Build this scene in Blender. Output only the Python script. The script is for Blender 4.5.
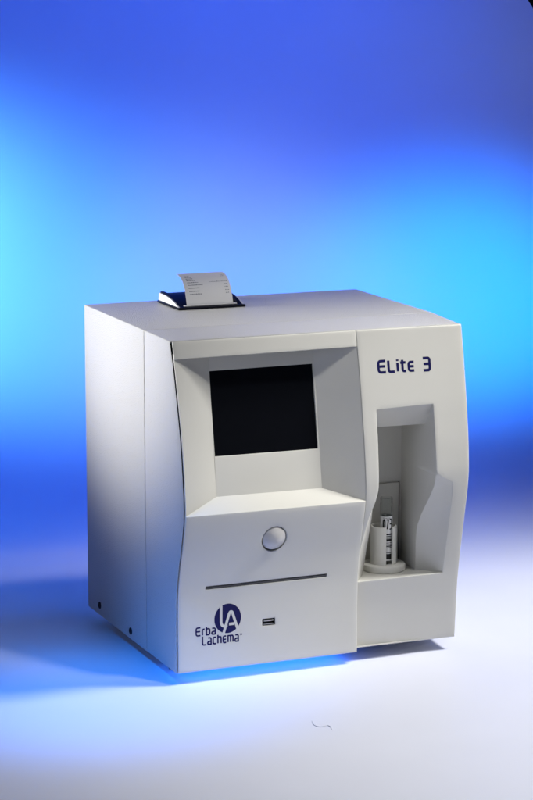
import bpy, bmesh, math, random
from mathutils import Vector, Matrix
from mathutils.geometry import delaunay_2d_cdt

random.seed(7)
for o in list(bpy.data.objects):
    bpy.data.objects.remove(o)
scene = bpy.context.scene
COL = scene.collection
PI = math.pi

# ------------------------------------------------------------------ camera, world, lamps
RT = Vector((0.92580, -0.37800, 0.0)).normalized()      # picture right, on the table plane
FW = Vector((0.37800, 0.92580, 0.0)).normalized()       # away from the camera, on the table plane
CAMP = Vector((-0.9014, -2.4777, 0.7901))
yaw, pitch = 0.3876, 0.1832
fwd = Vector((math.sin(yaw) * math.cos(pitch), math.cos(yaw) * math.cos(pitch), -math.sin(pitch)))
rgt = Vector((math.cos(yaw), -math.sin(yaw), 0))
up = rgt.cross(fwd)
cd = bpy.data.cameras.new('camera')
cam = bpy.data.objects.new('camera', cd)
COL.objects.link(cam)
m = Matrix((rgt, up, -fwd)).transposed().to_4x4()
m.translation = CAMP
cam.matrix_world = m
cd.sensor_fit = 'HORIZONTAL'
cd.sensor_width = 36.0
cd.lens = 2507.2 / 533.0 * 36.0
cd.clip_start, cd.clip_end = 0.1, 100
scene.camera = cam

FLOOR_Z = -0.012
def fr(a, b, z):                                        # a = right, b = away from the camera's foot point
    p = Vector((CAMP.x, CAMP.y, 0)) + RT * a + FW * b
    return Vector((p.x, p.y, z))

w = bpy.data.worlds.new('World')
scene.world = w
w.use_nodes = True
w.node_tree.nodes['Background'].inputs[0].default_value = (0.40, 0.55, 1.0, 1)
w.node_tree.nodes['Background'].inputs[1].default_value = 0.015

scene.view_settings.view_transform = 'Standard'
scene.view_settings.look = 'None'
scene.view_settings.exposure = 0
scene.view_settings.gamma = 1

def spot(name, loc, aim, power, color, angle, blend, size):
    l = bpy.data.lights.new(name, 'SPOT')
    l.energy, l.color = power, color
    l.spot_size, l.spot_blend, l.shadow_soft_size = math.radians(angle), blend, size
    o = bpy.data.objects.new(name, l)
    COL.objects.link(o)
    o.location = loc
    o.rotation_euler = (Vector(aim) - Vector(loc)).to_track_quat('-Z', 'Y').to_euler()
    return o

spot('key_lamp', (1.20, -0.36, 1.38), (0.54, -0.20, 0.0), 136, (1.0, 0.985, 0.945), 53, 0.55, 0.20)
spot('side_lamp', (-1.05, 0.45, 0.50), (0.0, 0.175, 0.41), 100, (1.0, 0.985, 0.965), 32, 1.0, 0.06)
spot('blue_backdrop_lamp', fr(-1.212, 3.693, 0.69), fr(-0.418, 4.003, 0.149), 285, (0.073, 0.33, 1.0), 53.5, 1.0, 0.10)
spot('blue_backdrop_lamp', fr(0.86, 3.05, 0.80), fr(0.25, 3.85, 0.20), 155, (0.0, 0.21, 1.0), 28, 1.0, 0.08)
spot('blue_backdrop_lamp', fr(0.25, 3.12, 1.55), fr(-0.42, 3.92, 0.27), 72, (0.004, 0.09, 1.0), 84, 1.0, 0.2)
spot('added_backdrop_spill', fr(-0.40, 3.15, 1.25), fr(0.0, 3.80, 0.17), 18, (0.70, 0.86, 1.0), 30, 1.0, 0.1)  # added spill that pales the backdrop above the analyzer
spot('blue_table_lamp', (-0.42, -0.15, 0.90), (-0.10, -0.03, -0.012), 46, (0.006, 0.24, 1.0), 29, 1.0, 0.08)
gl = bpy.data.lights.new('under_glow', 'AREA')  # added blue light hidden under the analyzer, makes the floor glow
gl.shape, gl.size, gl.size_y, gl.energy, gl.color = 'RECTANGLE', 0.20, 0.075, 0.095, (0.012, 0.17, 1.0)
go = bpy.data.objects.new('under_glow', gl)
COL.objects.link(go)
go.location = (0.108, 0.030, -0.0012)
fl = bpy.data.lights.new('added_fill', 'AREA')  # added unseen area light that lifts the shaded sides
fl.shape, fl.size, fl.size_y, fl.energy, fl.color = 'RECTANGLE', 0.9, 0.7, 0.40, (0.66, 0.74, 1.0)
fl.spread = math.radians(50)
fo = bpy.data.objects.new('added_fill', fl)
COL.objects.link(fo)
fo.location = (-1.35, -1.25, 0.75)
fo.rotation_euler = (Vector((0.1, 0, 0.2)) - fo.location).to_track_quat('-Z', 'Y').to_euler()

spot('added_front_spot', (0.62, -0.85, 1.75), (0.18, 0.0, 0.34), 63, (1.0, 0.985, 0.935), 18, 1.0, 0.12)  # added second key, narrow, brightens only the device front

# ------------------------------------------------------------------ materials
def mat(name, color, rough=0.5, spec=0.5, metal=0.0, grain=None, mottle=0.0, coat=0.0, trans=0.0, ior=1.45):
    mt = bpy.data.materials.new(name)
    mt.use_nodes = True
    nt = mt.node_tree
    b = nt.nodes['Principled BSDF']
    b.inputs['Base Color'].default_value = (*color, 1)
    b.inputs['Roughness'].default_value = rough
    b.inputs['Metallic'].default_value = metal
    b.inputs['Specular IOR Level'].default_value = spec
    b.inputs['Coat Weight'].default_value = coat
    b.inputs['Transmission Weight'].default_value = trans
    b.inputs['IOR'].default_value = ior
    if grain or mottle:
        tc = nt.nodes.new('ShaderNodeTexCoord')
    if mottle:
        n = nt.nodes.new('ShaderNodeTexNoise')
        n.inputs['Scale'].default_value = 9
        n.inputs['Detail'].default_value = 6
        nt.links.new(tc.outputs['Object'], n.inputs['Vector'])
        r = nt.nodes.new('ShaderNodeMapRange')
        r.inputs['From Min'].default_value, r.inputs['From Max'].default_value = 0.3, 0.7
        r.inputs['To Min'].default_value, r.inputs['To Max'].default_value = 1 - mottle, 1 + mottle
        nt.links.new(n.outputs['Fac'], r.inputs['Value'])
        mx = nt.nodes.new('ShaderNodeVectorMath')
        mx.operation = 'SCALE'
        mx.inputs[0].default_value = color
        nt.links.new(r.outputs['Result'], mx.inputs['Scale'])
        nt.links.new(mx.outputs['Vector'], b.inputs['Base Color'])
    if grain:
        sc_, strength, dist = grain
        n = nt.nodes.new('ShaderNodeTexNoise')
        n.inputs['Scale'].default_value = sc_
        n.inputs['Detail'].default_value = 3
        nt.links.new(tc.outputs['Object'], n.inputs['Vector'])
        bp = nt.nodes.new('ShaderNodeBump')
        bp.inputs['Strength'].default_value = strength
        bp.inputs['Distance'].default_value = dist
        nt.links.new(n.outputs['Fac'], bp.inputs['Height'])
        nt.links.new(bp.outputs['Normal'], b.inputs['Normal'])
    return mt

M = {}
M['table'] = mat('white_table_sheet', (0.755, 0.78, 0.90), 0.55, 0.3, mottle=0.012)  # white sheet, blue ambient light put into its tint
M['wall'] = mat('dark_studio_wall', (0.03, 0.022, 0.015), 0.8)
M['paint'] = mat('textured_grey_paint', (0.58, 0.575, 0.56), 0.42, 0.45, grain=(950, 0.9, 0.0016), mottle=0.015)
M['plastic'] = mat('warm_grey_plastic', (0.635, 0.625, 0.582), 0.42, 0.4, grain=(1600, 0.12, 0.0002), mottle=0.012)
M['dark'] = mat('black_gap', (0.008, 0.008, 0.01), 0.7, 0.2)
M['rubber'] = mat('black_rubber', (0.012, 0.012, 0.015), 0.6)
M['glass_black'] = mat('black_screen_glass', (0.0045, 0.005, 0.007), 0.15, 0.4)
M['ink'] = mat('navy_ink', (0.006, 0.006, 0.075), 0.5, 0.25)
M['mark'] = mat('pale_print', (0.655, 0.645, 0.60), 0.45)
M['navy'] = mat('dark_navy_plastic', (0.004, 0.005, 0.012), 0.45, 0.16)
M['pale'] = mat('pale_plastic_and_glare', (0.62, 0.62, 0.62), 0.35)
M['paper'] = mat('thermal_paper', (0.86, 0.85, 0.83), 0.75, 0.2, mottle=0.02)
M['print'] = mat('faded_print', (0.12, 0.12, 0.15), 0.8)
M['metal'] = mat('steel', (0.45, 0.45, 0.46), 0.3, 0.5, 1.0)
M['slot'] = mat('dark_grey_slot', (0.11, 0.11, 0.12), 0.45)
M['button'] = mat('grey_button', (0.50, 0.49, 0.49), 0.22, 0.5)
M['holder'] = mat('white_holder_plastic', (0.76, 0.75, 0.71), 0.4)
M['label'] = mat('white_label', (0.74, 0.74, 0.74), 0.5)
M['black'] = mat('black_ink', (0.01, 0.01, 0.01), 0.6)
M['glass'] = mat('clear_tube', (0.93, 0.95, 0.95), 0.04, 0.5, trans=1.0, ior=1.12)
M['thread'] = mat('grey_thread', (0.74, 0.75, 0.82), 0.9, 0.1)

# ------------------------------------------------------------------ helpers
def link(name, verts, faces, material, parent=None, smooth=35, recalc=True, bevel=None):
    me = bpy.data.meshes.new(name)
    me.from_pydata([tuple(v) for v in verts], [], faces)
    bm = bmesh.new()
    bm.from_mesh(me)
    bmesh.ops.remove_doubles(bm, verts=bm.verts, dist=1e-6)
    bmesh.ops.dissolve_degenerate(bm, edges=bm.edges, dist=1e-7)
    if recalc:
        bmesh.ops.recalc_face_normals(bm, faces=bm.faces)
    if bevel:
        es = [e for e in bm.edges if len(e.link_faces) == 2 and e.calc_face_angle(0) > math.radians(30)]
        bmesh.ops.bevel(bm, geom=es, offset=bevel, segments=3, profile=0.5, affect='EDGES', clamp_overlap=True)
    for f in bm.faces:
        f.smooth = smooth is not None
    if smooth is not None:
        lim = math.radians(smooth)
        for e in bm.edges:
            e.smooth = len(e.link_faces) == 2 and e.calc_face_angle(0) < lim
    bm.to_mesh(me)
    bm.free()
    me.materials.append(material)
    o = bpy.data.objects.new(name, me)
    COL.objects.link(o)
    if parent:
        o.parent = parent
    return o

def empty(name, loc, label, cat):
    o = bpy.data.objects.new(name, None)
    o.empty_display_size = 0.05
    COL.objects.link(o)
    o.location = loc
    o['label'], o['category'] = label, cat
    return o

def local(verts, root):
    return [Vector(v) - root.location for v in verts]

def boxv(x0, x1, y0, y1, z0, z1):
    v = [Vector(p) for p in ((x0, y0, z0), (x1, y0, z0), (x1, y1, z0), (x0, y1, z0), (x0, y0, z1), (x1, y0, z1), (x1, y1, z1), (x0, y1, z1))]
    return v, [(0, 3, 2, 1), (4, 5, 6, 7), (0, 1, 5, 4), (1, 2, 6, 5), (2, 3, 7, 6), (3, 0, 4, 7)]

def lathe(c, prof, n=64, a0=0.0, a1=2 * PI):
    full = abs(a1 - a0 - 2 * PI) < 1e-6
    cols = n if full else n + 1
    vs, fs = [], []
    for i in range(cols):
        a = a0 + (a1 - a0) * i / n
        for r, z in prof:
            vs.append(Vector((c[0] + r * math.cos(a), c[1] + r * math.sin(a), c[2] + z)))
    k = len(prof)
    for i in range(n):
        j = (i + 1) % cols
        for q in range(k - 1):
            fs.append((i * k + q, j * k + q, j * k + q + 1, i * k + q + 1))
    return vs, fs

def spline_table(pts):
    pts = sorted(pts)
    N = 365
    g = []
    for i in range(N + 1):
        z = i / 1000.0
        for (za, ya), (zb, yb) in zip(pts, pts[1:]):
            if za - 1e-9 <= z <= zb + 1e-9:
                g.append(ya + (yb - ya) * (z - za) / (zb - za))
                break
    h = 7
    for _ in range(2):
        ext = [2 * g[0] - g[i] for i in range(h, 0, -1)] + g + [2 * g[-1] - g[-1 - i] for i in range(1, h + 1)]
        g = [sum(ext[i:i + 2 * h + 1]) / (2 * h + 1) for i in range(N + 1)]
    def f(z):
        t = min(max(z * 1000, 0), N - 1e-6)
        i = int(t)
        return g[i] + (g[i + 1] - g[i]) * (t - i)
    return f

# front profiles: how far the curved front stands forward at each height
H = 0.365
W1, XR = 0.2157, 0.3425
PL = spline_table([(.365, .0), (.332, -.0115), (.303, -.0195), (.269, -.0289), (.234, -.0352), (.1955, -.0397), (.1836, -.0401), (.1675, -.0364), (.1558, -.0328), (.138, -.0269), (.12, -.0204), (.1, -.0155), (.0847, -.0130), (.0432, -.0123), (0, -.0133)])
PF = spline_table([(.365, 0), (.311, -.0126), (.246, -.0242), (.203, -.0302), (.179, -.0306), (.157, -.0256), (.1205, -.0155), (.085, -.0106), (.05, -.0095), (0, -.0099)])
PQ = spline_table([(.365, .0), (.311, -.0116), (.246, -.0236), (.203, -.0294), (.179, -.0296), (.157, -.0245), (.1205, -.012), (.085, -.004), (.05, .002), (0, .005)])
PR = spline_table([(.365, -.0051), (.331, -.0123), (.2816, -.0213), (.2374, -.0276), (.2037, -.0298), (.1802, -.0268), (.15, -.0203), (.12, -.0137), (.083, -.0065), (.048, -.0025), (0, .001)])
def yl(x, z):
    t = x / W1
    return PL(z) * (1 - t) + PF(z) * t
def yr(x, z):
    t = (x - W1) / (XR - W1)
    return PQ(z) * (1 - t) + PR(z) * t

def densify(poly, step):
    out = []
    for i, (a, b) in enumerate(zip(poly, poly[1:] + poly[:1])):
        d = math.dist(a, b)
        n = max(1, int(round(d / step)))
        for k in range(n):
            out.append((a[0] + (b[0] - a[0]) * k / n, a[1] + (b[1] - a[1]) * k / n))
    return out

def area2(p):
    return sum(a[0] * b[1] - b[0] * a[1] for a, b in zip(p, p[1:] + p[:1]))

def offset(poly, d):                                   # d > 0 grows a counter-clockwise polygon
    n = len(poly)
    out = []
    for i in range(n):
        a, b, c = poly[i - 1], poly[i], poly[(i + 1) % n]
        def nr(p, q):
            l = math.dist(p, q) or 1e-9
            return ((q[1] - p[1]) / l, -(q[0] - p[0]) / l)
        n1, n2 = nr(a, b), nr(b, c)
        k = 1 + n1[0] * n2[0] + n1[1] * n2[1]
        k = max(k, 0.35)
        out.append((b[0] + d * (n1[0] + n2[0]) / k, b[1] + d * (n1[1] + n2[1]) / k))
    return out

def inside(p, poly):
    c = False
    for (x1, y1), (x2, y2) in zip(poly, poly[1:] + poly[:1]):
        if (y1 > p[1]) != (y2 > p[1]) and p[0] < (x2 - x1) * (p[1] - y1) / (y2 - y1) + x1:
            c = not c
    return c

ARC = [(1 - math.cos(a), 1 - math.sin(a)) for a in (PI / 2, PI / 3, PI / 6, 0)]   # (inward offset, drop): rounded edge

def panel(surf, outer, holes, r=0.0012, back=0.02, step=0.004):
    """A curved moulded panel over an outline in (x, z); every hole = (outline, edge radius, [(outline or None, depth)...], cap)."""
    V, F = [], []
    def ring(poly, dy):
        s = len(V)
        for i, (x, z) in enumerate(poly):
            V.append(Vector((x, surf(x, z) + (dy[i] if isinstance(dy, list) else dy), z)))
        return list(range(s, s + len(poly)))
    def bridge(a, b):
        n = len(a)
        for i in range(n):
            j = (i + 1) % n
            F.append((a[i], a[j], b[j], b[i]))
    if area2(outer) < 0:
        outer = outer[::-1]
    od = densify(outer, step)
    inner = offset(od, -r)
    prev = first = None
    for k, (o_, d_) in enumerate(ARC):
        ci = ring(offset(od, -r * o_) if k < 3 else od, r * d_)
        if prev is not None:
            bridge(prev, ci)
        else:
            first = ci
        prev = ci
    # ring order: surface edge (inset r, depth 0) -> rim (no inset, depth r)
    if back:
        bridge(prev, ring(od, back))
    loops2d = [(offset(od, -r), first)]
    cons = []
    for hp, hr, steps, cap in holes:
        hr_prev = None
        if area2(hp) < 0:
            hp = hp[::-1]
            steps = [((q[::-1] if q else None), (d[::-1] if isinstance(d, list) else d)) for q, d in steps]
        for k, (o_, d_) in enumerate(ARC):
            ci = ring(offset(hp, hr * o_) if k < 3 else hp, hr * d_)
            if hr_prev is not None:
                bridge(hr_prev, ci)
            else:
                loops2d.append((offset(hp, hr), ci))
            hr_prev = ci
        for q, d in steps:
            ci = ring(q or hp, d)
            bridge(hr_prev, ci)
            hr_prev = ci
        if cap:
            F.append(tuple(hr_prev))
    pts, idx, edges = [], [], []
    for lp, ids in loops2d:
        s = len(pts)
        pts += [Vector(p) for p in lp]
        idx += ids
        n = len(lp)
        edges += [(s + i, s + (i + 1) % n) for i in range(n)]
    xs = [p[0] for p in od]; zs = [p[1] for p in od]
    nx = max(2, int((max(xs) - min(xs)) / (step * 1.5)))
    nz = max(2, int((max(zs) - min(zs)) / step))
    for i in range(1, nx):
        for j in range(1, nz):
            p = (min(xs) + (max(xs) - min(xs)) * i / nx, min(zs) + (max(zs) - min(zs)) * j / nz)
            if not inside(p, offset(od, -r - step * 0.4)):
                continue
            if any(inside(p, offset(lp, step * 0.4)) for lp, _ in loops2d[1:]):
                continue
            pts.append(Vector(p))
            idx.append(len(V))
            V.append(Vector((p[0], surf(*p), p[1])))
    vo, eo, fo, ov, oe, of = delaunay_2d_cdt(pts, edges, [], 0, 1e-7)
    remap = [idx[o[0]] if o else None for o in ov]
    for f in fo:
        c = (sum(vo[i][0] for i in f) / 3, sum(vo[i][1] for i in f) / 3)
        if inside(c, loops2d[0][0]) and not any(inside(c, lp) for lp, _ in loops2d[1:]):
            t = tuple(remap[i] for i in f)
            if None not in t and len(set(t)) == 3:
                F.append(t)
    return V, F

def circle(cx, cz, r, n=40, sx=1.0):
    return [(cx + r * sx * math.cos(2 * PI * i / n), cz + r * math.sin(2 * PI * i / n)) for i in range(n)]

def rrect(x0, x1, z0, z1, r, k=5):
    out = []
    for cx, cz, a0 in ((x1 - r, z0 + r, -PI / 2), (x1 - r, z1 - r, 0), (x0 + r, z1 - r, PI / 2), (x0 + r, z0 + r, PI)):
        for i in range(k + 1):
            a = a0 + PI / 2 * i / k
            out.append((cx + r * math.cos(a), cz + r * math.sin(a)))
    return out

# lettering drawn with strokes: every glyph is a list of polylines in a unit-high cell
def arc(cx, cy, rx, ry, a0, a1, n=8):
    return [(cx + rx * math.cos(math.radians(a0 + (a1 - a0) * i / n)), cy + ry * math.sin(math.radians(a0 + (a1 - a0) * i / n))) for i in range(n + 1)]

XH = 0.76
GLYPH = {
    'E': (0.78, [[(0.70, 1.0), (0.30, 1.0)] + arc(0.24, 0.76, 0.24, 0.24, 90, 180) + arc(0.24, 0.24, 0.24, 0.24, 180, 270) + [(0.70, 0.0)], [(0.10, 0.52), (0.66, 0.52)]]),
    'L': (0.68, [[(0.0, 1.0), (0.0, 0.18)] + arc(0.18, 0.18, 0.18, 0.18, 180, 270) + [(0.58, 0.0)]]),
    'i': (0.16, [[(0.0, XH), (0.0, 0.0)], [(0.0, 0.92), (0.0, 1.06)]]),
    't': (0.50, [[(0.10, 1.0), (0.10, 0.16)] + arc(0.26, 0.16, 0.16, 0.16, 180, 270) + [(0.42, 0.0)], [(-0.10, XH), (0.03, XH)], [(0.17, XH), (0.42, XH)]]),
    'e': (0.60, [[(0.52, XH), (0.22, XH)] + arc(0.20, XH - 0.2, 0.2, 0.2, 90, 180) + arc(0.20, 0.2, 0.2, 0.2, 180, 270) + [(0.52, 0.0)], [(0.10, XH / 2), (0.50, XH / 2)]]),
    '3': (0.66, [[(0.0, 1.0), (0.40, 1.0)] + arc(0.44, 0.84, 0.16, 0.16, 90, 0) + arc(0.44, 0.16, 0.16, 0.16, 0, -90) + [(0.0, 0.0)], [(0.04, 0.52), (0.53, 0.52)]]),
    'r': (0.42, [[(0.0, 0.0), (0.0, XH - 0.2)] + arc(0.2, XH - 0.2, 0.2, 0.2, 180, 90) + [(0.36, XH)]]),
    'b': (0.66, [[(0.0, 1.0), (0.0, 0.0), (0.36, 0.0)] + arc(0.36, 0.18, 0.18, 0.18, -90, 0) + arc(0.36, XH - 0.18, 0.18, 0.18, 0, 90) + [(0.07, XH)]]),
    'a': (0.66, [[(0.04, XH), (0.36, XH)] + arc(0.36, XH - 0.18, 0.18, 0.18, 90, 0) + [(0.54, 0.0), (0.16, 0.0)] + arc(0.14, 0.16, 0.16, 0.16, 270, 90) + [(0.47, 0.36)]]),
    'c': (0.58, [[(0.48, XH), (0.2, XH)] + arc(0.2, XH - 0.2, 0.2, 0.2, 90, 180) + arc(0.2, 0.2, 0.2, 0.2, 180, 270) + [(0.48, 0.0)]]),
    'h': (0.66, [[(0.0, 1.0), (0.0, 0.0)], [(0.07, XH), (0.36, XH)] + arc(0.36, XH - 0.18, 0.18, 0.18, 90, 0) + [(0.54, 0.0)]]),
    'm': (0.98, [[(0.0, 0.0), (0.0, XH), (0.68, XH)] + arc(0.68, XH - 0.18, 0.18, 0.18, 90, 0) + [(0.86, 0.0)], [(0.43, XH - 0.07), (0.43, 0.0)]]),
    '0': (0.60, [arc(0.25, 0.72, 0.2, 0.26, 0, 180) + arc(0.25, 0.28, 0.2, 0.26, 180, 360) + [(0.45, 0.72)]]),
    '7': (0.56, [[(0.0, 0.97), (0.46, 0.97), (0.2, 0.0)]]),
    'd': (0.60, [arc(0.06, 0.72, 0.34, 0.26, 120, 0) + [(0.40, 0.64)] + arc(0.12, 0.62, 0.26, 0.12, 0, -90)]),
}

def ribbon(pts, wd):
    """left and right rails of a stroke with mitred joints"""
    q = [pts[0]]
    for p in pts[1:]:
        if math.dist(p, q[-1]) > 1e-5:
            q.append(p)
    L, R_ = [], []
    for i, p in enumerate(q):
        d1 = None if i == 0 else (p[0] - q[i - 1][0], p[1] - q[i - 1][1])
        d2 = None if i == len(q) - 1 else (q[i + 1][0] - p[0], q[i + 1][1] - p[1])
        def nn(d):
            l = math.hypot(*d)
            return (-d[1] / l, d[0] / l)
        n1, n2 = nn(d1 or d2), nn(d2 or d1)
        k = max(0.5, 1 + n1[0] * n2[0] + n1[1] * n2[1])
        ox, oy = (n1[0] + n2[0]) / k * wd / 2, (n1[1] + n2[1]) / k * wd / 2
        L.append((p[0] + ox, p[1] + oy))
        R_.append((p[0] - ox, p[1] - oy))
    return L, R_

def strokes(lines, wd, place, thick=0.00012):
    """place(u, v, lift) -> point in space"""
    V, F = [], []
    for si, ln in enumerate(lines):
        L, R_ = ribbon(ln, wd)
        lift = thick * (1 + 0.15 * (si % 3))
        s = len(V)
        n = len(L)
        for a, b in zip(L, R_):
            V += [place(*a, lift), place(*b, lift), place(*a, -0.0002), place(*b, -0.0002)]
        for i in range(n - 1):
            a, b = s + 4 * i, s + 4 * i + 4
            F += [(a, a + 1, b + 1, b), (a, b, b + 2, a + 2), (a + 1, a + 3, b + 3, b + 1)]
        F += [(s, s + 2, s + 3, s + 1), (s + 4 * n - 4, s + 4 * n - 3, s + 4 * n - 1, s + 4 * n - 2)]
    return V, F

def word(text, gap=0.2, sx=1.0):
    lines, u = [], 0
    for ch in text:
        if ch == ' ':
            u += 0.30
            continue
        wd, g = GLYPH[ch]
        lines += [[(u + x * sx, y) for x, y in l] for l in g]
        u += wd * sx + gap
    return lines, u - gap

# ------------------------------------------------------------------ the setting: white sweep and the dark studio behind it
def structure(o):
    o['kind'] = 'structure'
    return o

def sweep():
    prof = [(1.90 + 0.1 * i, FLOOR_Z) for i in range(15)]                # (b, z) towards the wall
    b0, rad = prof[-1][0], 0.62
    for i in range(1, 25):
        a = PI / 2 * i / 24
        prof.append((b0 + rad * math.sin(a), FLOOR_Z + rad * (1 - math.cos(a))))
    for i in range(1, 12):
        prof.append((b0 + rad, FLOOR_Z + rad + 0.1 * i))
    V, F = [], []
    na = 24
    for b, z in prof:
        a1 = 0.72 if z < 0.22 else 0.4037 + (0.692 - z) * 0.65
        for i in range(na + 1):
            V.append(fr(-0.75 + (a1 + 0.75) * i / na, b, z))
    for j in range(len(prof) - 1):
        for i in range(na):
            F.append((j * (na + 1) + i, j * (na + 1) + i + 1, (j + 1) * (na + 1) + i + 1, (j + 1) * (na + 1) + i))
    return V, F
V, F = sweep()
structure(link('backdrop', V, F, M['table'], smooth=60))
tv_, tf_ = boxv(-0.75, 0.72, 1.90, 4.6, FLOOR_Z - 0.04, FLOOR_Z - 0.006)
structure(link('table', [fr(p.x, p.y, p.z) for p in tv_], tf_, M['wall'], smooth=None))
structure(link('floor', [fr(-4, -3, -0.80), fr(4, -3, -0.80), fr(4, 5.2, -0.80), fr(-4, 5.2, -0.80)], [(0, 1, 2, 3)], M['wall'], smooth=None))
V = [fr(-3.5, 5.2, -1), fr(3.5, 5.2, -1), fr(3.5, 5.2, 3), fr(-3.5, 5.2, 3)]
V += [p + FW * 0.1 for p in V]
structure(link('wall', V, [(0, 1, 2, 3), (7, 6, 5, 4), (0, 4, 5, 1), (1, 5, 6, 2), (2, 6, 7, 3), (3, 7, 4, 0)], M['wall'], smooth=None))

# ------------------------------------------------------------------ the analyzer
AN = empty('blood_analyzer', (0, 0, FLOOR_Z), 'grey benchtop blood analyzer with curved front, black screen and tube bay', 'analyzer')
def part(name, vf, material, parent=None, **k):
    v, f = vf
    return link(name, local(v, AN), f, material, parent or AN, **k)

SEAM, D = 0.0864, 0.2955
GAP = 0.0009
# rear cover: a box with rounded edges that narrows a little to the back
def cover():
    v = []
    for y, x1 in ((SEAM + GAP, 0.3512), (D, 0.3490)):
        for x, z in ((0, 0.0), (x1, 0.0), (x1, H), (0, H)):
            v.append(Vector((x, y, z)))
    return v, [(0, 1, 2, 3), (7, 6, 5, 4), (0, 4, 5, 1), (1, 5, 6, 2), (2, 6, 7, 3), (3, 7, 4, 0)]
cov = part('rear_cover', cover(), M['paint'], bevel=0.0012)

# front bezel: left side, top, right side and underside of the front section, its front edge following the curve
def bezel():
    V, F = [], []
    path = []
    r = 0.0012
    NZ = 60
    for i in range(NZ + 1):
        path.append(('L', r + (H - 2 * r) * i / NZ))
    path += [('c', 30), ('c', 60)]
    path += [('T', t / 12) for t in range(0, 13)]
    path += [('d', 60), ('d', 30)]
    for i in range(NZ + 1):
        path.append(('R', H - r - (H - 2 * r - 0.003) * i / NZ))
    xr_front, xr_back = XR - 0.0008, 0.3512
    def seg(p, y):
        k, t = p
        yf = PR(t if k in 'LR' else H)
        xr = xr_front + (xr_back - xr_front) * max(0, min(1, (y - yf - 0.002) / (SEAM - yf - 0.002)))
        if k == 'L': return (0.0, t)
        if k == 'c': return (r - r * math.cos(math.radians(t)), H - r + r * math.sin(math.radians(t)))
        if k == 'T': return (r + (xr - 2 * r) * t, H)
        if k == 'd': return (xr - r + r * math.cos(math.radians(t)), H - r + r * math.sin(math.radians(t)))
        return (xr, t)
    def front_y(p):
        k, t = p
        x, z = seg(p, 0)
        if k == 'L':
            g = 0.0036 if z > 0.19 else 0.0036 - 0.0026 * min(1, (0.19 - z) / 0.05)
            return PL(z) + g
        if k == 'R': return PR(z) + 0.0016
        return (yl(x, H) if x < W1 else yr(x, H)) + 0.0015
    rows = 10
    yb = SEAM - GAP
    for p in path:
        y0 = front_y(p)
        col = [(y0 + 0.004, 0.0005), (y0 + 0.0001, 0.0004), (y0, 0.0002), (y0 + 0.0003, 0.0)]
        col += [(y0 + 0.0003 + (yb - 0.0008 - y0 - 0.0003) * i / rows, 0.0) for i in range(1, rows + 1)]
        col += [(yb - 0.0002, 0.0002), (yb, 0.0008), (yb - 0.002, 0.003)]
        for y, ins in col:
            x, z = seg(p, y)
            k = p[0]
            if k == 'L': x += ins
            elif k == 'R': x -= ins
            elif k == 'T': z -= ins
            else:
                x += ins * (0.5 if k == 'c' else -0.5); z -= ins * 0.7
            V.append(Vector((x, y, z)))
    n = len(col)
    for i in range(len(path) - 1):
        for j in range(n - 1):
            F.append((i * n + j, (i + 1) * n + j, (i + 1) * n + j + 1, i * n + j + 1))
    # underside
    s = len(V)
    V += [Vector((0.0014, PL(0) + 0.002, 0.0045)), Vector((XR - 0.001, PR(0) + 0.002, 0.0045)), Vector((0.349, yb - 0.001, 0.0045)), Vector((0.0014, yb - 0.001, 0.0045))]
    F.append((s, s + 1, s + 2, s + 3))
    return V, F
bez = part('front_bezel', bezel(), M['paint'], smooth=40)

# black backing added to block light leaking through bezel and panel gaps
def gap_backing_mesh():
    V, F = [], []
    N = 60
    for i in range(N + 1):
        z = 0.004 + (H - 0.006) * i / N
        y = PL(z)
        V += [Vector((0.0008, y + 0.0040, z)), Vector((0.0008, SEAM + 0.004, z)), Vector((0.0020, y + 0.0040, z))]
    for i in range(N):
        a, b = 3 * i, 3 * i + 3
        F += [(a, b, b + 1, a + 1), (a, a + 2, b + 2, b)]
    s = len(V)
    for k in range(13):
        x = 0.001 + (XR - 0.003) * k / 12
        f = (yl(x, H) if x < W1 else yr(x, H))
        V += [Vector((x, f + 0.0016, H - 0.0012)), Vector((x, SEAM + 0.004, H - 0.0012))]
    for k in range(12):
        a = s + 2 * k
        F.append((a, a + 2, a + 3, a + 1))
    return V, F
part('gap_backing', gap_backing_mesh(), M['dark'], smooth=None)

# front panel with brow, screen recess, button, slot and data port
XL = 0.0017
RZ0, RZ1 = (0.1821, 0.1793), (0.3463, 0.3470)                       # lower and upper edge of the recess, left and right
def zmix(pair, x):
    return pair[0] + (pair[1] - pair[0]) * x / W1
XE = W1 - 0.0001
low = [(XL, 0.0015), (XE, 0.0015), (XE, zmix(RZ0, XE)), (XL, zmix(RZ0, XL))]
slot_hole = rrect(0.0329, 0.1772, 0.0927, 0.0966, 0.0004, 2)
slot_hole = densify(slot_hole, 0.004)
usb_hole = rrect(0.1006, 0.1160, 0.0442, 0.0522, 0.0005, 2)
btn_hole = circle(0.1091, 0.1452, 0.0147)
lv, lf = panel(yl, low, [
    (slot_hole, 0.0003, [(None, 0.004)], True),
    (usb_hole, 0.0003, [(None, 0.012)], True),
    (btn_hole, 0.0012, [(None, 0.010)], True)], r=0.0010, back=0.03)
bv, bf = panel(yl, [(XL, zmix(RZ1, XL)), (XE, zmix(RZ1, XE)), (XE, H - 0.0003), (XL, H - 0.0003)], [], r=0.0010, back=0.0)

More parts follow.
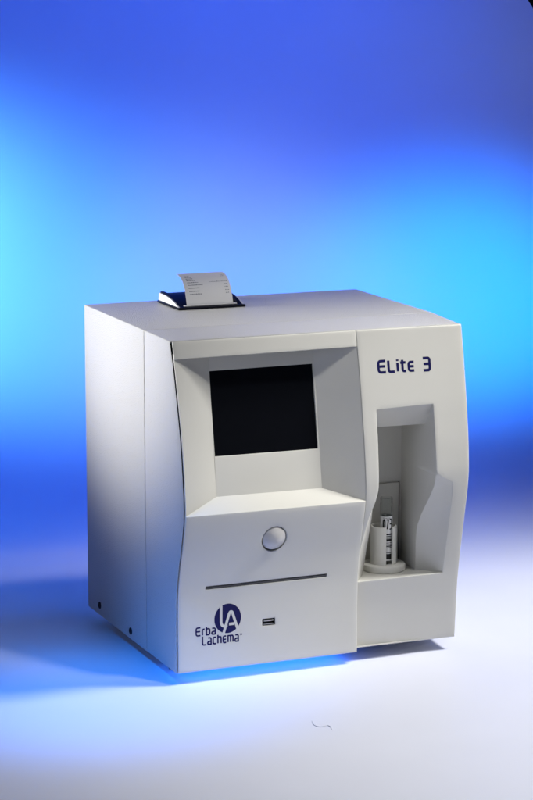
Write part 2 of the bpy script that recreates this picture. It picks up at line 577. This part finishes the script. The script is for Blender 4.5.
# recess: inner plane leans back like the front, 24 mm behind it
nP = Vector((0.0226, -0.9765, 0.2144)).normalized()
pP = Vector((0, -0.0145, 0.1836))
def plane(x, z, d=0.0):
    y = pP.y - (nP.x * (x - pP.x) + nP.z * (z - pP.z)) / nP.y
    return Vector((x, y + d, z))
def recess():
    V, F = [], []
    n = 36
    IL0, IL1 = plane(0.0473, 0.1942), plane(0.0515, 0.3560)
    IR0, IR1 = plane(0.1726, 0.1930), plane(0.1757, 0.3560)
    def strip(a, b):
        s = len(V)
        for p, q in zip(a, b):
            V.append(p); V.append(q)
        for i in range(len(a) - 1):
            F.append((s + 2 * i, s + 2 * i + 2, s + 2 * i + 3, s + 2 * i + 1))
    lz = [zmix(RZ0, XL) + (0.352 - zmix(RZ0, XL)) * i / n for i in range(n + 1)]
    rz = [zmix(RZ0, XE) + (0.352 - zmix(RZ0, XE)) * i / n for i in range(n + 1)]
    q = 0.0010
    strip([Vector((XL, PL(z) + q, z)) for z in lz], [IL0.lerp(IL1, i / n) for i in range(n + 1)])
    strip([Vector((XE, PF(z) + q, z)) for z in rz], [IR0.lerp(IR1, i / n) for i in range(n + 1)])
    xs = [XL + (XE - XL) * i / n for i in range(n + 1)]
    strip([Vector((x, yl(x, zmix(RZ0, x)) + q, zmix(RZ0, x))) for x in xs], [IL0.lerp(IR0, i / n) for i in range(n + 1)])
    # underside of the brow
    strip([Vector((x, yl(x, zmix(RZ1, x)) + q, zmix(RZ1, x))) for x in xs], [IL0.lerp(IL1, .985).lerp(IR0.lerp(IR1, .985), i / n) for i in range(n + 1)])
    # left side return of the brow and recess
    strip([Vector((XL, PL(z) + q, z)) for z in lz], [Vector((XL, PL(z) + 0.006, z)) for z in lz])
    # inner plane with the screen opening
    S = [plane(0.0494, 0.2363), plane(0.1717, 0.2351), plane(0.1735, 0.3269), plane(0.0505, 0.3270)]
    I = [IL0, IR0, IR1, IL1]
    s = len(V)
    V.extend(I); V.extend(S); V.extend([p + Vector((0, 0.0022, 0)) for p in S])
    for i in range(4):
        j = (i + 1) % 4
        F.append((s + i, s + j, s + 4 + j, s + 4 + i))
        F.append((s + 4 + i, s + 4 + j, s + 8 + j, s + 8 + i))
    return V, F, S
rv, rf, SC = recess()
V, F = list(lv), list(lf)
fp = part('front_panel', (V, F), M['plastic'], smooth=34)
part('brow', (bv, bf), M['plastic'], fp, smooth=34)
part('screen_surround', (rv, rf), M['plastic'], fp, smooth=34, bevel=0.0007)

# screen glass
sv = [p + Vector((0, 0.0021, 0)) for p in SC] + [p + Vector((0, 0.0045, 0)) for p in SC]
part('screen', (sv, [(0, 1, 2, 3), (0, 4, 5, 1), (1, 5, 6, 2), (2, 6, 7, 3), (3, 7, 4, 0)]), M['glass_black'], fp, smooth=None)

# start button: a shallow dome in its well
def surf_normal(f, x, z):
    e = 0.001
    du = Vector((2 * e, f(x + e, z) - f(x - e, z), 0))
    dv = Vector((0, f(x, z + e) - f(x, z - e), 2 * e))
    n = du.cross(dv).normalized()
    return n if n.y < 0 else -n
def button():
    c = Vector((0.1091, yl(0.1091, 0.1452), 0.1452))
    n = surf_normal(yl, 0.1091, 0.1452)
    q = n.to_track_quat('Z', 'Y')
    prof = [(0.0139, -0.009), (0.0139, -0.0022), (0.0136, -0.0010), (0.0130, -0.0002)]
    for i in range(1, 9):
        a = i / 8
        prof.append((0.0130 * (1 - a) + 1e-5, -0.0002 + 0.0056 * (1 - (1 - a) ** 2)))
    v, f = lathe((0, 0, 0), prof, 48)
    return [c + q @ p for p in v], f
part('start_button', button(), M['button'], fp, smooth=45)

def slot_bars():
    V, F = [], []
    for z0, z1, d in ((0.0929, 0.0938, 0.0012), (0.0943, 0.0949, 0.0002), (0.0955, 0.0964, 0.0014)):
        n = 12
        s = len(V)
        for i in range(n + 1):
            x = 0.0334 + 0.1433 * i / n
            y = yl(x, 0.095) + d
            V += [Vector((x, y, z0)), Vector((x, y, z1)), Vector((x, y + 0.003, z0)), Vector((x, y + 0.003, z1))]
        for i in range(n):
            a, b = s + 4 * i, s + 4 * i + 4
            F += [(a, b, b + 1, a + 1), (a + 1, b + 1, b + 3, a + 3), (a, a + 2, b + 2, b)]
    return V, F
part('slot_trim', slot_bars(), M['slot'], fp, smooth=None)

# data port: steel shell and dark tongue
def port():
    V, F = [], []
    y = yl(0.108, 0.048)
    o = rrect(0.1010, 0.1156, 0.0446, 0.0518, 0.0006, 2)
    i_ = rrect(0.1017, 0.1149, 0.0452, 0.0512, 0.0004, 2)
    n = len(o)
    for pl, d in ((o, 0.012), (o, 0.0004), (i_, 0.0004), (i_, 0.0115)):
        V += [Vector((x, y + d, z)) for x, z in pl]
    for k in range(3):
        for i in range(n):
            j = (i + 1) % n
            F.append((k * n + i, k * n + j, (k + 1) * n + j, (k + 1) * n + i))
    return V, F
pr = part('data_port', port(), M['dark'], fp, smooth=None)
y = yl(0.108, 0.048)
part('contact_tongue', boxv(0.1028, 0.1140, y + 0.0006, y + 0.011, 0.0489, 0.0505), M['metal'], pr, bevel=0.0002)
part('port_shell', boxv(0.1024, 0.1142, y + 0.0004, y + 0.011, 0.0455, 0.0463), M['metal'], pr, bevel=0.0001)

# emblem and lettering on the front panel
def on_left(u, v, lift):
    return Vector((u, yl(u, v) - lift, v))
def disc(cx, cz, rx, rz, lift, n=64, place=on_left):
    V, F = [], []
    rings = 8
    for k in range(1, rings + 1):
        for i in range(n):
            a = 2 * PI * i / n
            V.append(place(cx + rx * k / rings * math.cos(a), cz + rz * k / rings * math.sin(a), lift))
    V.append(place(cx, cz, lift))
    c = len(V) - 1
    for i in range(n):
        j = (i + 1) % n
        F.append((c, i, j))
        for k in range(rings - 1):
            F.append((k * n + i, k * n + j, (k + 1) * n + j, (k + 1) * n + i))
    return V, F
EX, EZ, ER = 0.0596, 0.0575, 0.0160
em = part('emblem', disc(EX, EZ, 0.0157, 0.0167, 0.00012), M['ink'], fp, smooth=None)
def emb(p):                                                         # emblem cell: -1..1 around its centre
    return (EX + p[0] * 0.0157, EZ + p[1] * 0.0167)
la = [[(-0.50, 0.90), (-0.50, -0.16)] + arc(-0.28, -0.16, 0.22, 0.34, 180, 270) + [(-0.02, -0.50)],
      [(-0.36, -1.12), (0.10, 0.30)] + arc(0.24, 0.26, 0.13, 0.18, 160, 20, 6) + [(0.78, -0.88)],
      [(0.10, -0.40), (0.50, -0.40)]]
part('monogram', strokes([[emb(p) for p in l] for l in la], 0.0030, lambda u, v, t: on_left(u, v, t + 0.00014)), M['mark'], em, smooth=None)

def text_part(name, text, x0, z0, width, height, slope, wd, place, material, parent, gap=0.2):
    lines, tot = word(text, gap)
    sx = width / tot
    ls = [[(x0 + u * sx, z0 + v * height + slope * u * sx) for u, v in l] for l in lines]
    return part(name, strokes(ls, wd, place), material, parent, smooth=None)
text_part('lettering', 'Erba', 0.0226, 0.0415, 0.0232, 0.0088, 0.0, 0.00165, on_left, M['ink'], fp, 0.24)
text_part('lettering', 'Lachema', 0.0300, 0.0306, 0.0428, 0.0095, 0.0, 0.00165, on_left, M['ink'], fp, 0.24)
tr = arc(0.0754, 0.0378, 0.0010, 0.0010, 0, 360, 16)
part('registered_mark', strokes([tr], 0.0004, on_left), M['ink'], fp, smooth=None)

# sampling panel with the tube bay
def crom(pts, n=6):
    out = []
    for i in range(len(pts) - 1):
        p0 = pts[max(i - 1, 0)]; p1 = pts[i]; p2 = pts[i + 1]; p3 = pts[min(i + 2, len(pts) - 1)]
        for k in range(n):
            t = k / n
            out.append(tuple(0.5 * (2 * b + (c - a) * t + (2 * a - 5 * b + 4 * c - d) * t * t + (3 * b - a - 3 * c + d) * t ** 3) for a, b, c, d in zip(p0, p1, p2, p3)))
    return out
# (front x, front z, inner x, inner z, depth of the inner edge)
top = [(.2332, .2775, .2362, .2535, .028), (.2650, .2786, .2690, .2532, .028), (.3012, .2797, .3026, .2531, .028)]
right = [(.3012, .2797, .3026, .2531, .028), (.3015, .2402, .3030, .2380, .020), (.3020, .2150, .3028, .2130, .012), (.3028, .2045, .3034, .2025, .006), (.3090, .1985, .3040, .1950, .006),
         (.3160, .1942, .3042, .1880, .008), (.3226, .1905, .3036, .1810, .011)]
right2 = [(.3226, .1905, .3036, .1810, .011), (.3230, .1800, .3022, .1690, .016), (.3232, .1650, .3000, .1560, .021), (.3231, .1450, .2988, .1420, .026), (.3230, .1276, .2985, .1276, .028), (.3225, .0821, .3022, .0808, .028)]
bottom = [(.3225, .0821, .3022, .0808, .028), (.27, .0814, .27, .0808, .028), (.2184, .0807, .2370, .0808, .028)]
left = [(.2184, .0807, .2370, .0808, .028), (.2177, .1074, .2385, .1100, .028), (.2193, .1316, .2395, .1330, .028), (.2228, .1582, .2395, .1560, .028),
        (.2289, .1789, .2375, .1770, .028), (.2316, .1923, .2362, .1915, .028), (.2322, .2123, .2362, .2123, .028), (.2327, .2451, .2362, .2400, .028), (.2332, .2775, .2362, .2535, .028)]
bay = crom(top, 8) + crom(right) + crom(right2) + crom(bottom, 10) + crom(left)
bay_out = [p[:2] for p in bay]
bay_in = [p[2:4] for p in bay]
bay_back = [(0.3040 if p[2] > 0.295 else (0.2362 if p[2] < 0.242 else p[2]), p[3]) for p in bay]
BACKY = 0.0670
bay_dep = [p[4] for p in bay]
bay_bdep = [BACKY - yr(x, z) for x, z in bay_back]
pnl = [(W1 + 0.0001, 0.0015), (XR, 0.0030), (XR, H - 0.0003), (W1 + 0.0001, H - 0.0003)]
sv, sf = panel(yr, pnl, [(bay_out, 0.0008, [(bay_in, bay_dep), (bay_back, bay_bdep)], False)], r=0.0013, back=0.02)
sp = part('sampling_panel', (sv, sf), M['plastic'], smooth=36)

# back of the bay and its door plate
def slab(poly, d0, d1, f):
    V, F = [], []
    for d in (d0, d1):
        V += [Vector((x, f + d, z)) for x, z in poly]
    n = len(poly)
    F.append(tuple(range(n)))
    F.append(tuple(range(2 * n - 1, n - 1, -1)))
    for i in range(n):
        j = (i + 1) % n
        F.append((i, j, n + j, n + i))
    return V, F
def backwall():
    poly = [(.230, .076), (.312, .076), (.312, .258), (.230, .258)]
    V, F = [], []
    n = 30
    for i in range(n + 1):
        z = .076 + .182 * i / n
        for x in (.230, .312):
            V.append(Vector((x, BACKY - 0.0008, z)))
    for i in range(n):
        F.append((2 * i, 2 * i + 1, 2 * i + 3, 2 * i + 2))
    return V, F
part('bay_back', backwall(), M['plastic'], sp, smooth=60)
part('bay_door', boxv(.2370, .2996, BACKY - 0.0040, BACKY - 0.0002, .0815, .1745), M['plastic'], sp, bevel=0.0005)
part('door_gap', boxv(.2998, .3018, BACKY - 0.0014, BACKY - 0.0003, .0815, .1745), M['dark'], sp, smooth=None)

def on_right(u, v, lift):
    return Vector((u, yr(u, v) - lift, v))
text_part('lettering', 'ELite', 0.2391, 0.3178, 0.0432, 0.0122, 0.0, 0.0028, on_right, M['ink'], sp, 0.22)
text_part('lettering', '3', 0.2925, 0.3172, 0.0085, 0.0132, 0.0, 0.0029, on_right, M['ink'], sp)

# turning tube holder: round foot and slotted cup
HC = Vector((0.2697, yr(0.2697, 0.083) + 0.0430, 0.0810))
th = part('tube_holder', lathe(HC, [(0.0001, 0.0), (0.0236, 0.0), (0.0244, 0.0008), (0.0246, 0.0018), (0.0246, 0.0062), (0.0242, 0.0071), (0.0234, 0.0075), (0.0001, 0.0075)], 72), M['holder'], smooth=40)
CC = HC + RT * -0.0006
cam_a = math.atan2(-FW.y, -FW.x)                                   # direction towards the viewer
s0, s1 = cam_a + math.radians(10), cam_a + math.radians(43)        # slot in the cup
v, f = lathe(CC, [(0.0128, 0.0076), (0.0151, 0.0076), (0.0151, 0.0502), (0.0147, 0.0512), (0.0140, 0.0515), (0.0131, 0.0512), (0.0128, 0.0504), (0.0128, 0.0076)], 60, s1, s0 + 2 * PI)
k = 8
nn = 60
f += [tuple(range(0, 7)), tuple(nn * k + i for i in range(6, -1, -1))]
part('cup', (v, f), M['holder'], th, smooth=40)

# feet and screws
for x, y_ in ((0.029, 0.050), (0.275, 0.120), (0.036, 0.255), (0.315, 0.255)):
    part('foot', lathe((x, y_, FLOOR_Z), [(0.0001, 0.0), (0.0150, 0.0), (0.0160, 0.002), (0.0160, 0.0122), (0.0001, 0.0122)], 32), M['rubber'], smooth=40)
def screw(y_, z):
    v, f = lathe((0, 0, 0), [(0.0042, -0.001), (0.0042, 0.0006), (0.0036, 0.0013), (0.0018, 0.0017), (0.0017, 0.0006), (0.00001, 0.0006)], 24)
    return [Vector((-p.z, y_ + p.x, z + p.y)) for p in v], f
for y_, z in ((0.2505, 0.0125), (0.1393, 0.0100)):
    part('screw', screw(y_, z), M['rubber'], cov, smooth=40)

# built-in printer on the top
PX0, PX1, PY0, PY1 = 0.0855, 0.1690, 0.2080, 0.2805
prn = part('printer', boxv(PX0, PX1, PY0, PY1, H + 0.0002, H + 0.0030), M['navy'], bevel=0.0009)
def cheek(x0, x1, top_):
    prof = [(PY1 - 0.0015, 0.003)]
    for i in range(13):
        t = i / 12
        prof.append((PY1 - 0.0030 - 0.066 * t, 0.003 + top_ * (1 - t ** 2.6)))
    prof.append((PY0 + 0.002, 0.003))
    V = [Vector((x0, y, H + z)) for y, z in prof] + [Vector((x1, y, H + z)) for y, z in prof]
    n = len(prof)
    F = [tuple(range(n)), tuple(range(2 * n - 1, n - 1, -1))]
    for i in range(n):
        j = (i + 1) % n
        F.append((i, j, n + j, n + i))
    return V, F
for s in (0, 1):
    xa = PX0 + 0.0012 if s == 0 else PX1 - 0.0012
    sg = 1 if s == 0 else -1
    part('cheek_glare', cheek(min(xa, xa + sg * 0.0016), max(xa, xa + sg * 0.0016), 0.0088), M['pale'], prn, smooth=40)  # pale outer plates put the cheeks' white glare into colour
    xb = xa + sg * 0.0018
    part('cheek', cheek(min(xb, xb + sg * 0.004), max(xb, xb + sg * 0.004), 0.0102), M['navy'], prn, smooth=40)
def lid():
    prof = [(PY1 - 0.002, 0.0031), (PY1 - 0.003, 0.0105), (PY1 - 0.008, 0.0118), (0.255, 0.0112), (0.240, 0.0085), (0.226, 0.0052), (0.2225, 0.0036), (0.2225, 0.0031)]
    V = [Vector((x, y, H + z)) for x in (0.0935, 0.1610) for y, z in prof]
    n = len(prof)
    F = [tuple(range(n)), tuple(range(2 * n - 1, n - 1, -1))]
    for i in range(n):
        j = (i + 1) % n
        F.append((i, j, n + j, n + i))
    return V, F
part('paper_lid', lid(), M['navy'], prn, smooth=40)
part('tear_bar', boxv(0.0945, 0.1600, 0.2125, 0.2165, H + 0.0031, H + 0.0046), M['pale'], prn, bevel=0.0004)

# ------------------------------------------------------------------ paper strip held by the printer
RC = empty('receipt', (0.1285, 0.2185, H + 0.0032), 'curled white paper receipt coming out of the small printer on top', 'receipt')
CURVE = crom([(0.0, 0.0), (0.0035, 0.011), (0.0095, 0.0215), (0.0185, 0.0290), (0.0300, 0.0325), (0.0360, 0.0328)], 8) + [(0.0360, 0.0328)]
lens = [0]
for a, b in zip(CURVE, CURVE[1:]):
    lens.append(lens[-1] + math.dist(a, b))
LT = lens[-1]
def on_paper(u, s, lift=0.0):
    s = min(max(s, 0), LT - 1e-6)
    for i in range(len(CURVE) - 1):
        if lens[i] <= s <= lens[i + 1]:
            t = (s - lens[i]) / max(1e-9, lens[i + 1] - lens[i])
            a, b = CURVE[i], CURVE[i + 1]
            d = (b[0] - a[0], b[1] - a[1])
            l = math.hypot(*d)
            nb, nh = -d[1] / l, d[0] / l                            # normal towards the viewer / up
            wave = 0.0006 * math.sin(u * 70) * (s / LT)
            return Vector((u, a[0] + d[0] * t + nb * lift + wave, a[1] + d[1] * t + nh * lift))
    return Vector((u, *CURVE[-1]))
V, F = [], []
PW = 0.0288
nu, ns = 14, 40
for lift in (0.0, -0.00012):
    for j in range(ns + 1):
        for i in range(nu + 1):
            V.append(on_paper(-PW + 2 * PW * i / nu, LT * j / ns, lift))
Nn = (nu + 1) * (ns + 1)
for j in range(ns):
    for i in range(nu):
        a = j * (nu + 1) + i
        F.append((a, a + 1, a + nu + 2, a + nu + 1))
        F.append((Nn + a, Nn + a + nu + 1, Nn + a + nu + 2, Nn + a + 1))
edge = [i for i in range(nu + 1)] + [j * (nu + 1) + nu for j in range(1, ns + 1)] + [ns * (nu + 1) + i for i in range(nu - 1, -1, -1)] + [j * (nu + 1) for j in range(ns - 1, 0, -1)]
for a, b in zip(edge, edge[1:] + edge[:1]):
    F.append((a, b, Nn + b, Nn + a))
link('paper', V, F, M['paper'], RC, smooth=60, recalc=False)
# faint printed rows: left column of names, right column of values
V, F = [], []
def dash(u0, u1, s0, s1):
    k = len(V)
    n = 3
    for i in range(n + 1):
        u = u0 + (u1 - u0) * i / n
        V.append(on_paper(u, s0, 0.00008)); V.append(on_paper(u, s1, 0.00008))
    for i in range(n):
        F.append((k + 2 * i, k + 2 * i + 2, k + 2 * i + 3, k + 2 * i + 1))
rows = [(0.0130, 0.014, 1), (0.0165, 0.012, 1), (0.0205, 0.013, 1), (0.0245, 0.018, 1), (0.0282, 0.013, 2), (0.0316, 0.009, 0), (0.0347, 0.008, 0), (0.0378, 0.007, 1), (0.0408, 0.005, 1)]
for s, ln, val in rows:
    u = -0.0235
    end = u + ln
    while u < end:
        l = random.uniform(0.0006, 0.0016)
        dash(u, u + l, s, s + random.uniform(0.0007, 0.0011))
        u += l + 0.0004
    u = 0.0215 if val == 1 else (0.004 if val == 2 else 0.03)
    while u < 0.0255:
        l = random.uniform(0.0005, 0.0013)
        dash(u, u + l, s, s + random.uniform(0.0006, 0.001))
        u += l + 0.0006
link('printed_lines', V, F, M['print'], RC, smooth=None, recalc=False)
dash_n = len(F)

# ------------------------------------------------------------------ blood tube standing in the holder
TC = HC + RT * 0.0023 + FW * -0.0035
TC.z = HC.z + 0.0078
TB = empty('sample_tube', TC, 'clear glass sample tube with white barcode label reading 073 in the holder', 'tube')
R1, TH_ = 0.0068, 0.0765
gv, gf = lathe((0, 0, 0), [(0.0001, 0.0), (0.0045, 0.0006), (R1 - 0.0004, 0.0030), (R1, 0.006), (R1, TH_ - 0.0006), (R1 - 0.0004, TH_), (R1 - 0.0009, TH_ - 0.0004), (R1 - 0.0010, 0.006), (R1 - 0.0018, 0.0032), (0.0001, 0.0016)], 40)
link('glass_wall', gv, gf, M['glass'], TB, smooth=50)
RL = R1 + 0.00012
lv, lf = lathe((0, 0, 0), [(R1 + 0.00002, 0.004), (RL, 0.004), (RL, 0.0555), (R1 + 0.00002, 0.0555)], 48)
lab = link('paper_label', lv, lf, M['label'], TB, smooth=50)
def on_tube(u, v, lift):
    a = cam_a + u / RL
    r = RL + lift
    return Vector((r * math.cos(a), r * math.sin(a), v))
lines, tot = word('073', 0.22)
sx, hh, u0, v0 = 0.0048, 0.0112, -0.0040, 0.0410
def fine(l):
    out = []
    for p, q in zip(l, l[1:]):
        n = max(1, int(math.dist(p, q) / 0.06))
        out += [(p[0] + (q[0] - p[0]) * i / n, p[1] + (q[1] - p[1]) * i / n) for i in range(n)]
    return out + [l[-1]]
tv, tf = strokes([[(u0 + a * sx, v0 + b * hh) for a, b in fine(l)] for l in lines], 0.00150, on_tube, 0.00010)
link('digits', tv, tf, M['black'], lab, smooth=None)
V, F = [], []
def bar(z0, z1, a0, a1):
    k = len(V)
    n = 10
    for i in range(n + 1):
        u = a0 + (a1 - a0) * i / n
        V.append(on_tube(u, z0, 0.00006)); V.append(on_tube(u, z1, 0.00006))
    for i in range(n):
        F.append((k + 2 * i, k + 2 * i + 2, k + 2 * i + 3, k + 2 * i + 1))
z = 0.006
for wd_, gp in ((0.0062, 0.0008), (0.0008, 0.0052), (0.0008, 0.0006), (0.0014, 0.0010), (0.0006, 0.0012), (0.0006, 0.0014), (0.0030, 0.0005), (0.0012, 0.0006), (0.0010, 0.0010), (0.0018, 0.0005)):
    bar(z, z + wd_, -0.0008, 0.0075)
    z += wd_ + gp
u = -0.0040
while u < 0.004:
    l = random.uniform(0.0004, 0.0011)
    bar(0.0535, 0.0541, u, u + l)
    u += l + 0.0004
link('barcode', V, F, M['black'], lab, smooth=None, recalc=False)

# ------------------------------------------------------------------ stray thread on the table
cu = [(0.0868, -0.1832), (0.0836, -0.1945), (0.0848, -0.2022), (0.0895, -0.2042), (0.0956, -0.2031), (0.0965, -0.2086), (0.0935, -0.2180)]
path = [Vector((x, y, FLOOR_Z + 0.0004)) for x, y in crom(cu, 8)]
V, F = [], []
for i, p in enumerate(path):
    t = (path[min(i + 1, len(path) - 1)] - path[max(i - 1, 0)]).normalized()
    sd = Vector((-t.y, t.x, 0))
    rr = 0.00038 * (0.5 + min(1, i / 5, (len(path) - 1 - i) / 5) * 0.5)
    for k in range(6):
        a = 2 * PI * k / 6
        V.append(p + sd * rr * math.cos(a) + Vector((0, 0, rr * 0.8 * math.sin(a))))
for i in range(len(path) - 1):
    for k in range(6):
        F.append((i * 6 + k, i * 6 + (k + 1) % 6, (i + 1) * 6 + (k + 1) % 6, (i + 1) * 6 + k))
F += [tuple(range(6)), tuple(range(len(V) - 1, len(V) - 7, -1))]
th_ = link('thread', V, F, M['thread'], None)
th_['label'] = 'short curly grey thread lying on the white table in front'
th_['category'] = 'thread'
